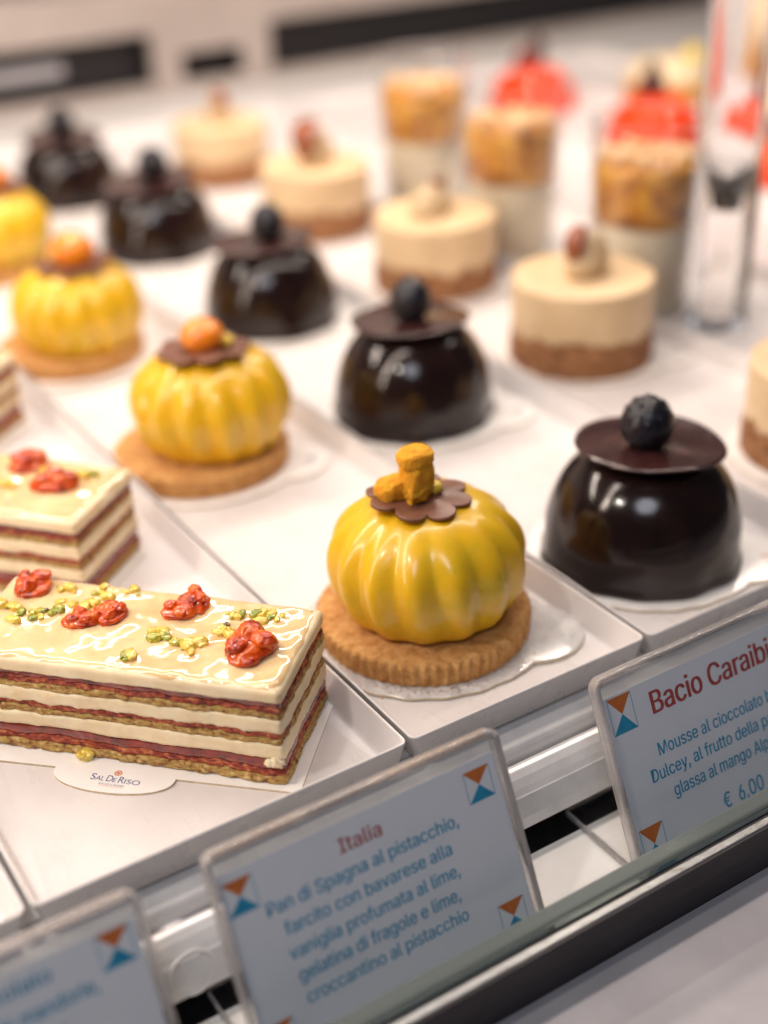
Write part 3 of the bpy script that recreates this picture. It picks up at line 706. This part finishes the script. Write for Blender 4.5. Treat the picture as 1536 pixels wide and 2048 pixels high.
# ------------------------------------------------------------------ signs
LEAN = math.radians(-25)
def emblem(V, F, mids, x, v, w_, h_, z):
    cx, cy = x+w_/2, v-h_/2
    def quad(p, mi):
        b = len(V); V.extend([(a, c, z) for a, c in p]); F.append(tuple(range(b, b+len(p)))); mids.append(mi)
    quad([(cx, cy), (x+w_, v), (x, v)], 1)
    quad([(x, v-h_), (x+w_, v-h_), (cx, cy)], 0)
    t = .022
    for xa in (x, x+w_-t): quad([(xa, v-h_+.001), (xa+t, v-h_+.001), (xa+t, v-.001), (xa, v-.001)], 0)
def make_sign(x0, label, title, lines, ems, W=10.45, H=7.25):
    t = thing('price_sign', label, 'sign', (x0, -12.05, -4), 0, 'clear acrylic sign holders along the front')
    m = Matrix.Rotation(PI/2+LEAN, 4, 'X')        # local (x, v, out) -> thing space
    def so(name, V, F, mt, parent=t, smooth=False, mids=None):
        return obj(name, [tuple(m @ Vector(v)) for v in V], F, mt, parent, smooth, mids)
    m = Matrix.Rotation(math.radians(90-25), 4, 'X')
    r = .42
    def slab(z0, z1, ins=.12): return rings([rrect(ins, W-ins, ins, H-ins, r-.1, z0), rrect(ins, W-ins, ins, H-ins, r-.1, z1)])
    V, F = slab(.13, .25); so('front_sheet', V, F, 'clear')
    V, F = slab(-.20, -.08); so('back_sheet', V, F, 'clear')
    b = .05
    V, F = rings([rrect(.2, W-.2, .2, H-.2, r-.15, -.20), rrect(b, W-b, b, H-b, r-.05, -.22), rrect(0, W, 0, H, r, -.16), rrect(0, W, 0, H, r, .21), rrect(b, W-b, b, H-b, r-.05, .27), rrect(.16, W-.16, .16, H-.16, r-.12, .27), rrect(.2, W-.2, .2, H-.2, r-.15, .255), rrect(.2, W-.2, .2, H-.2, r-.15, -.20)], False, False)
    so('clear_rim', V, F, 'aedge', t, True)
    V, F = boxes([(.3, W-.3, .22, H-.80, 0, .03)]); pap = so('paper_card', V, F, 'paper')
    V, F, mids = [], [], []
    for (x, v, w_, h_) in ems: emblem(V, F, mids, x, v, w_, h_, .040)
    so('corner_emblems', V, F, ['ink_b', 'ink_o'], pap, False, mids)
    tv, x, v, cap, wd, bold = title
    if tv:
        V, F = text_mesh(tv, cap, wd, bold); so('title_text', [(a+x, c+v, .040+d) for a, c, d in V], F, 'ink_r', pap)
    parts = []
    for (s, x, v, cap, wd) in lines:
        V, F = text_mesh(s, cap, wd, .012); parts.append(([(a+x, c+v, .040+d) for a, c, d in V], F))
    V, F = join(parts); so('body_text', V, F, 'ink_b', pap)
    # foot plate lying on the ledge behind the sign
    y0, y1 = .15, 4.15
    V, F = rings([rrect(0, W, y0, y1, .35, z) for z in (.02, .26)]); obj('foot_plate', V, F, 'clear', t, False)
    V, F = rings([rrect(0, W, y0, y1, .35, .018), rrect(-.01, W+.01, y0-.01, y1+.01, .36, .03), rrect(-.01, W+.01, y0-.01, y1+.01, .36, .26), rrect(.06, W-.06, y0+.06, y1-.06, .3, .28), rrect(.10, W-.10, y0+.10, y1-.10, .27, .262), rrect(.10, W-.10, y0+.10, y1-.10, .27, .018)], False, False)
    obj('foot_rim', V, F, 'aedge', t, True)
    return t
E4 = lambda w_, h_, xl, xr, vt, vb: [(xl, vt, w_, h_), (xr, vt, w_, h_), (xl, vb, w_, h_), (xr, vb, w_, h_)]
make_sign(.6, 'clear sign reading Bacio Caraibico in red, at the right', ('Bacio Caraibico', 2.28, 5.22, .80, 6.75, .022),
    [('Mousse al cioccolato bianco', 2.1, 3.76, .46, 6.75), ('Dulcey, al frutto della passione', 1.55, 2.96, .46, 7.4), ('glassa al mango Alphonso', 2.35, 2.16, .46, 6.0), ('€  6,00', 4.32, .86, .56, 1.95)],
    E4(1.05, 1.30, .47, 8.95, 6.36, 1.62))
make_sign(-13.82, 'clear sign reading Italia in red, in the middle', ('Italia', 4.2, 5.48, .46, 1.48, .012),
    [('Pan di Spagna al pistacchio,', 1.5, 4.66, .42, 6.8), ('farcito con bavarese alla', 1.87, 3.9, .42, 5.95), ('vaniglia profumata al lime,', 1.8, 3.14, .42, 6.1), ('gelatina di fragole e lime,', 1.9, 2.4, .42, 5.8), ('croccantino al pistacchio', 1.95, 1.68, .42, 5.85)],
    E4(1.0, 1.05, .35, 8.88, 6.15, 1.60))
make_sign(-26.2, 'clear sign cut by the left photo edge, only its right end in view', ('', 0, 0, 0, 0, 0),
    [('fragola e cioccolato', 2.0, 5.75, .42, 5.6), ('croccante alle mandorle,', 3.2, 4.9, .42, 5.5), ('glassa al lampone', 3.0, 4.1, .42, 4.6)],
    E4(1.0, 1.05, .35, 8.95, 6.35, 1.60))

# ------------------------------------------------------------------ fallen crumbs
rnd = random.Random(12); cr = []
for i in range(34):
    a = rnd.uniform(-2.6, .6); r = 4.25+abs(rnd.gauss(0, .35)); q = rnd.uniform(.02, .055)
    cr.append(shift(blob(q, q*.8, q*.6, i, .35, 1.5, 1), (r*math.cos(a), r*math.sin(a), .15+q*.5)))
V, F = join(cr); tag(obj('crumbs', V, F, 'biscuit'), 'tiny biscuit crumbs scattered on the board round the front yellow dome', 'crumbs', None, 'stuff')
